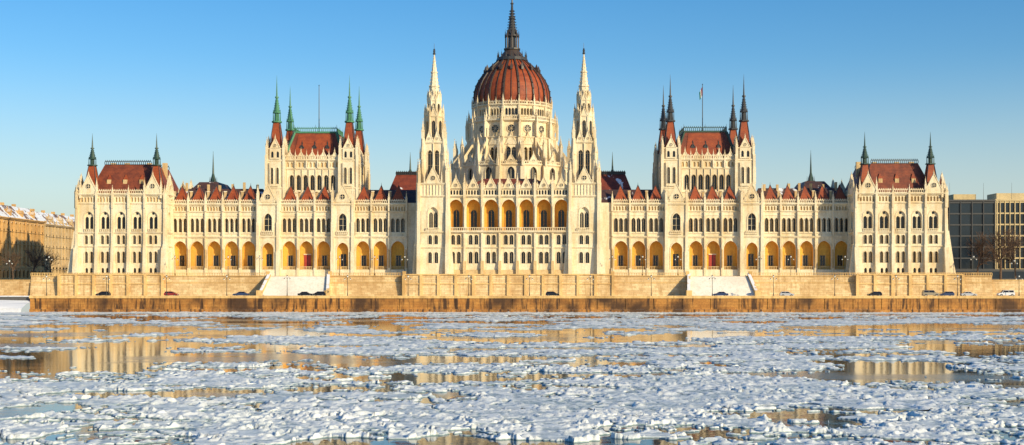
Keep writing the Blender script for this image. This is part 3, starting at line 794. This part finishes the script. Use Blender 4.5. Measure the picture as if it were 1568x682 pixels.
# ------------------------------------------------------------------ side buildings
def apartment(name,x,y0,y1,z0,z1,m,nst,roof,archtop):
    A=MB(); L_=y1-y0; A.frame(x,(y0+y1)/2,90); h=L_/2
    A.box(-h,h,-22,-.65,z0,z1,m)
    fh=(z1-z0)/nst; k=int(L_/3.4); d=L_/k
    for fcount in range(nst):
        a=z0+fcount*fh
        kk=1.0 if (archtop and fcount in(0,nst-1)) else 1.02
        A.row(-h,h,a,a+fh,0,[-h+(j+.5)*d for j in range(k)],.75 if fcount else 1.1,a+fh*.22,a+fh*(.62 if kk==1.0 else .72),kk if kk==1.0 else 8,.5,m,'glass',seg=6,hood=.16,mull=1)
        A.cornice(-h,h,0,a+fh-.02,.25,.35,m)
    A.cornice(-h,h,0,z1,.7,1.0,m)
    for j in range(0,k+1,3): A.box(-h+j*d-.3,-h+j*d+.3,0,.3,z0+fh,z1,m)
    A.hip(-h,h,-22,.3,z1+.7,-h+3,h-3,-16,-4.5,z1+5.2,roof)
    for j in range(2,k,3):
        u=-h+(j+.5)*d; A.box(u-.7,u+.7,-3,-.4,z1+.7,z1+2.6,m); A.gable(u,-.38,z1+2.6,1.8,1.0,m,2.6,False)
        A.box(u+2-.5,u+2+.5,-9,-7.8,z1+3,z1+6.6,'ochre')
    A.frame(x-11,y0,0)
    for fcount in range(nst):
        a=z0+fcount*fh
        A.row(-11,10.9,a,a+fh,0.05,[-11+(j+.5)*3.65 for j in range(6)],.75,a+fh*.22,a+fh*.7,8,.5,m,'glass',seg=4,hood=.16,mull=1)
        A.cornice(-11,11,.05,a+fh-.02,.25,.3,m)
    return A.obj(name)
apartment('apartment_building',-169,426,474,9.1,29.6,'ochre',5,'snowroof',True)
apartment('apartment_building',-170,477,640,9.1,29,'cream',5,'snowroof',False)
O=MB(); O.frame(0,470)
def office(u0,u1,n,dep,z1,fin,fw):
    O.box(u0,u1,-dep,n-.4,9.1,z1,'oglass')
    k=int((z1-9.1)/3.5)
    for j in range(k+1):
        z=9.1+j*(z1-9.1)/k; O.box(u0-.1,u1+.1,-dep-.1,n-.05,z-.3,z+.2,fw)
    q=int((u1-u0)/fin); d=(u1-u0)/q
    for j in range(q+1):
        u=u0+j*d; O.box(u-.14,u+.14,n-.5,n+.12,9.1,z1+.3,fw)
    for j in range(int((dep)/fin)):
        v=-dep+j*fin; O.box(u0-.25,u0+.1,v-.14,v+.14,9.1,z1+.3,fw)
    O.box(u0-.2,u1+.2,-dep-.2,n+.2,z1+.36,z1+1.0,fw)
office(150,170,0,30,36.6,3.4,'dark'); office(171.5,215,-4,34,37.0,1.7,'conc')
O.box(158,166,-16,-8,37,40,'conc'); O.box(174,186,-20,-10,37,40.5,'conc'); O.box(190,200,-24,-14,37,39,'oglass')
for x in (156,168,178,189): O.frus(x,-6,37,44,.07,.03,5,'iron')
O.box(150,215,.2,6,9.1,13,'dark'); O.box(150,215,6.0,6.05,9.8,12.2,'oglass')
O.obj('office_building')
O=MB(); O.frame(0,640)
for (a,b,z) in ((-300,-236,24),(180,250,33),(255,330,28)):
    O.box(a,b,-30,0,9.1,z,'cream'); O.hip(a,b,-30,0,z,a+5,b-5,-20,-10,z+5,'snowroof')
    for j in range(int((b-a)/4)):
        for f_ in range(int((z-10)/4)): O.box(a+1.5+j*4,a+3+j*4,0,.05,11+f_*4,13.2+f_*4,'glass')
O.obj('distant_city_block')

# ------------------------------------------------------------------ bare trees
def tree(seed,H):
    rnd=random.Random(seed); t=MB()
    def tube(p,q,r0,r1):
        d=(q-p).normalized(); x=d.orthogonal().normalized(); y=d.cross(x); k=5 if r0>.08 else 3
        a=[t.p(*(p+(x*math.cos(i*2*math.pi/k)+y*math.sin(i*2*math.pi/k))*r0)) for i in range(k)]
        b=[t.p(*(q+(x*math.cos(i*2*math.pi/k)+y*math.sin(i*2*math.pi/k))*r1)) for i in range(k)]
        for i in range(k): t.F.append([a[i],a[(i+1)%k],b[(i+1)%k],b[i]]); t.T.append('bark')
    def grow(p,d,l,r,lev):
        n=3
        r=max(r,.045)
        for j in range(n):
            d=(d+Vector((rnd.gauss(0,.12),rnd.gauss(0,.12),rnd.gauss(.03,.08)))).normalized()
            q=p+d*l/n; tube(p,q,r,r*.86); p=q; r*=.86
            if lev<6 and (j>0 or lev>0):
                for _ in range(2):
                    dd=(d+Vector((rnd.gauss(0,.6),rnd.gauss(0,.6),rnd.gauss(.15,.35)))).normalized()
                    if lev<4 or rnd.random()<.5: grow(p,dd,l*rnd.uniform(.55,.78),r*.62,lev+1)
        if lev<5: grow(p,d,l*.7,r*.85,lev+1)
    tube(Vector((0,0,0)),Vector((0,0,H*.16)),H*.026,H*.022)
    grow(Vector((0,0,H*.16)),Vector((0,0,1)),H*.34,H*.021,2)
    return t
tm=[tree(s_,15) for s_ in (3,11)]
first={}
treepos=[(150,428),(156,424),(162,428),(168,421),(174,426),(181,430),(189,424),(-160,440),(-162,462),(-158,418),(-163,490)]
for i,(x,y) in enumerate(treepos):
    k=i%2
    if k not in first: o=tm[k].obj('bare_tree'); first[k]=o.data
    else: o=D.objects.new('bare_tree',first[k]); C.collection.objects.link(o)
    o.location=(x,y,9.1); o.rotation_euler=(0,0,i*1.3); sc=(1.0 if x>0 else .6)+.2*((i*37)%10)/10; o.scale=(sc,sc,sc)

# ------------------------------------------------------------------ ice floes
def h2(ix,iy,s):
    n=(ix.astype(np.int64)*374761393+iy.astype(np.int64)*668265263+s*2147483647+s*97)&0xffffffff
    n=((n^(n>>13))*1274126177)&0xffffffff; n=(n^(n>>16))&0xffffffff
    n=((n*2246822519)&0xffffffff); n=n^(n>>15)
    return (n&0xffffff)/float(0xffffff)
def vn(x,y,s):
    ix=np.floor(x);iy=np.floor(y);fx=x-ix;fy=y-iy
    u=fx*fx*(3-2*fx);v=fy*fy*(3-2*fy)
    a=h2(ix,iy,s);b=h2(ix+1,iy,s);c=h2(ix,iy+1,s);d=h2(ix+1,iy+1,s)
    return a+(b-a)*u+(c-a)*v+(a-b-c+d)*u*v
def fbm(x,y,s,o=4):
    t=0;a=.5;n=0
    for k in range(o):
        t=t+a*vn(x,y,s+k*17); n+=a; a*=.5; x=x*2.03+13.7;y=y*2.03+7.1
    return t/n
def vor(x,y,s):
    ix=np.floor(x);iy=np.floor(y)
    f1=np.full(x.shape,9.);f2=np.full(x.shape,9.);cx=np.zeros(x.shape);cy=np.zeros(x.shape)
    for dx in(-1,0,1):
        for dy in(-1,0,1):
            jx=ix+dx;jy=iy+dy
            px_=jx+h2(jx,jy,s);py_=jy+h2(jx,jy,s+5)
            d=np.sqrt((px_-x)**2+(py_-y)**2)
            m=d<f1
            f2=np.where(m,f1,np.minimum(f2,d)); cx=np.where(m,px_,cx);cy=np.where(m,py_,cy);f1=np.where(m,d,f1)
    return f1,f2-f1,cx,cy
def ss(a,b,x):
    t=np.clip((x-a)/(b-a),0,1); return t*t*(3-2*t)
def ice(X,Y):
    wx=X+2.4*(fbm(X/3,Y/3,3)-.5)+1.0*(fbm(X/.8,Y/.8,5,3)-.5)
    wy=Y+2.4*(fbm(X/3,Y/3,8)-.5)+1.0*(fbm(X/.8,Y/.8,9,3)-.5)
    def level(sx,sy,s,spread):
        f1,e,cx,cy=vor(wx/sx,wy/sy,s)
        Lc=.5*fbm(cx*sx/24+5,cy*sy/17,31,2)+.5*fbm(cx*sx/9+5,cy*sy/7,32,3)
        r=h2(np.floor(cx*1000),np.floor(cy*1000),s+2)
        bias=.5*ss(356,367,Y)-.05*ss(105,170,Y)
        m=Lc+spread*(r-.5)+bias
        return m,e,r
    m1,e1,r1=level(4.2,3.6,1,.20); m2,e2,r2=level(1.6,1.5,40,.26); m3,e3,r3=level(.6,.6,60,.28)
    lump=fbm(X/.6,Y/.6,70,4); rid=1-np.abs(2*fbm(X/.3,Y/.3,80,3)-1)
    big=fbm(X/3,Y/3,90,3)
    th=.532
    H=np.full(X.shape,-.25)
    a1=(.02+.05*r1)*ss(.0,.08,e1)+ .17*ss(.52,.70,lump)*ss(.40,.58,big)+.05*(rid-.6)*ss(.35,.6,big)+.11*(1-ss(.08,.25,e1))*ss(.02,.07,e1)*ss(.4,.6,lump)
    H=np.where((m1>th)&(e1>.06),np.maximum(H,a1),H)
    a2=(.01+.06*r2)*ss(0,.18,e2)+.15*ss(.50,.70,lump)*r2
    H=np.where((m2>th+.015)&(e2>.12),np.maximum(H,a2),H)
    a3=(.01+.10*r3)*ss(0,.25,e3)
    H=np.where((m3>th+.035)&(e3>.12),np.maximum(H,a3),H)
    return H
def grid(x0,x1,dx,y0,y1,dy,base):
    xs=np.arange(x0,x1+dx*.5,dx); ys=np.arange(y0,y1+dy*.5,dy)
    X,Y=np.meshgrid(xs,ys); X=X+ (h2(np.floor(X*9),np.floor(Y*9),4)-.5)*dx*.5; 
    Y2=Y+(h2(np.floor(X*9),np.floor(Y*9),6)-.5)*dy*.4
    Z=ice(X,Y2)
    ny,nx_=Z.shape
    idx=np.arange(ny*nx_).reshape(ny,nx_)
    q=np.stack([idx[:-1,:-1],idx[:-1,1:],idx[1:,1:],idx[1:,:-1]],-1).reshape(-1,4)
    zz=Z.ravel()[q].max(1); q=q[zz>-.1]
    v=np.stack([X.ravel(),Y2.ravel(),Z.ravel()],-1)
    return v,q+base
vs=[];qs=[];b_=0
for (hw_,dx,y0,y1,dy) in ((46,.10,58,92,.16),(66,.15,92,140,.28),(100,.28,140,220,.5),(165,.5,220,374.6,.9)):
    v,q=grid(8-hw_,8+hw_,dx,y0,y1,dy,b_); vs.append(v);qs.append(q);b_+=len(v)
v=np.concatenate(vs);q=np.concatenate(qs)
used=np.unique(q); rem=np.zeros(len(v),int); rem[used]=np.arange(len(used)); v=v[used]; q=rem[q]
me=D.meshes.new('ice_floes')
me.vertices.add(len(v)); me.vertices.foreach_set('co',v.astype(np.float32).ravel())
me.loops.add(len(q)*4); me.loops.foreach_set('vertex_index',q.astype(np.int32).ravel())
me.polygons.add(len(q)); me.polygons.foreach_set('loop_start',np.arange(0,len(q)*4,4,dtype=np.int32))
me.update(calc_edges=True)
io=D.objects.new('ice_floes',me); C.collection.objects.link(io)
m,nt,b=newmat('river_ice')
vv,g=coords(nt); sx=nt.nodes.new('ShaderNodeSeparateXYZ'); nt.links.new(g.outputs['Position'],sx.inputs[0])
n1=noise(nt,vv,1.2,5,.6); n2=noise(nt,vv,7,4,.7); n3=noise(nt,vv,.12,3)
hz=math_(nt,'ADD',sx.outputs[2],math_(nt,'MULTIPLY',math_(nt,'SUBTRACT',n1,.5),.16))
col=mix(nt,ramp(nt,hz,.0,.10),(.17,.27,.29),(.90,.93,.91))
col=mix(nt,math_(nt,'MULTIPLY',ramp(nt,n3,.45,.62),.25),col,(.45,.56,.57))  # broad, then fine, teal mottling: bluish shadow tint put into the ice colour
col=mix(nt,math_(nt,'MULTIPLY',ramp(nt,n2,.45,.72),.25),col,(.48,.61,.62))
nt.links.new(col,b.inputs['Base Color']); b.inputs['Roughness'].default_value=.5
bump(nt,b,n2,.5,.1)
me.materials.append(m)
# water
m,nt,b=newmat('river_water')
vv,g=coords(nt,(.5,1,1)); n1=noise(nt,vv,.045,5,.55); n2=noise(nt,vv,.6,4,.6); vr,_=coords(nt); n3=noise(nt,vr,2.5,3,.5); n4=noise(nt,vr,.25,3)
film=ramp(nt,math_(nt,'ADD',n1,math_(nt,'MULTIPLY',math_(nt,'SUBTRACT',n2,.5),.18)),.48,.62)
film=math_(nt,'MULTIPLY',film,.7)
col=mix(nt,film,(.008,.028,.036),(.11,.18,.21))
nt.links.new(col,b.inputs['Base Color']); b.inputs['IOR'].default_value=1.42
rr=nt.nodes.new('ShaderNodeMapRange'); rr.inputs[3].default_value=.02; rr.inputs[4].default_value=.22; nt.links.new(film,rr.inputs[0]); nt.links.new(rr.outputs[0],b.inputs['Roughness'])
hh=math_(nt,'ADD',n3,math_(nt,'MULTIPLY',n4,4.0)); bump(nt,b,hh,.2,.02)
Wt=MB(); Wt.f([(-4000,150,0),(4000,150,0),(4000,-376,0),(-4000,-376,0)],'stone'); wo=Wt.obj('river_water'); wo.data.materials.clear(); wo.data.materials.append(m)

# ------------------------------------------------------------------ light, sky, camera
el=rad(20); az=rad(47)
d=Vector((math.sin(az)*math.cos(el),-math.cos(az)*math.cos(el),math.sin(el)))
sl=D.lights.new('sun','SUN'); sl.energy=5.0; sl.angle=rad(.5); sl.color=(1,.83,.53)
so=D.objects.new('sun',sl); C.collection.objects.link(so); so.rotation_euler=d.to_track_quat('Z','Y').to_euler()
w=D.worlds.new('World'); C.scene.world=w; w.use_nodes=True; nt=w.node_tree
bg=nt.nodes['Background']; sk=nt.nodes.new('ShaderNodeTexSky'); sk.sky_type='NISHITA'; sk.sun_disc=False
sk.sun_elevation=el; sk.sun_rotation=math.pi-az; sk.air_density=1.0; sk.dust_density=.6; sk.ozone_density=3.0
hs=nt.nodes.new('ShaderNodeHueSaturation'); hs.inputs['Saturation'].default_value=1.38; hs.inputs['Hue'].default_value=.503
nt.links.new(sk.outputs[0],hs.inputs['Color'])
# winter haze layer near the horizon
tc=nt.nodes.new('ShaderNodeTexCoord'); sz=nt.nodes.new('ShaderNodeSeparateXYZ'); nt.links.new(tc.outputs['Generated'],sz.inputs[0])
hf=math_(nt,'MULTIPLY',math_(nt,'SUBTRACT',1.0,ramp(nt,sz.outputs[2],.0,.17)),.75)
nt.links.new(mix(nt,hf,hs.outputs[0],(4.2,4.55,4.5)),bg.inputs[0]); bg.inputs[1].default_value=.142
cam=D.cameras.new('camera'); co=D.objects.new('camera',cam); C.collection.objects.link(co)
cam.sensor_width=36; cam.lens=36*2028/1568; cam.shift_y=.0568; cam.clip_end=20000; cam.clip_start=.5
co.location=(8.4,0,9); co.rotation_euler=(rad(90),0,rad(1.06)); C.scene.camera=co
sc=C.scene; sc.view_settings.view_transform='Standard'; sc.view_settings.look='None'; sc.view_settings.exposure=0
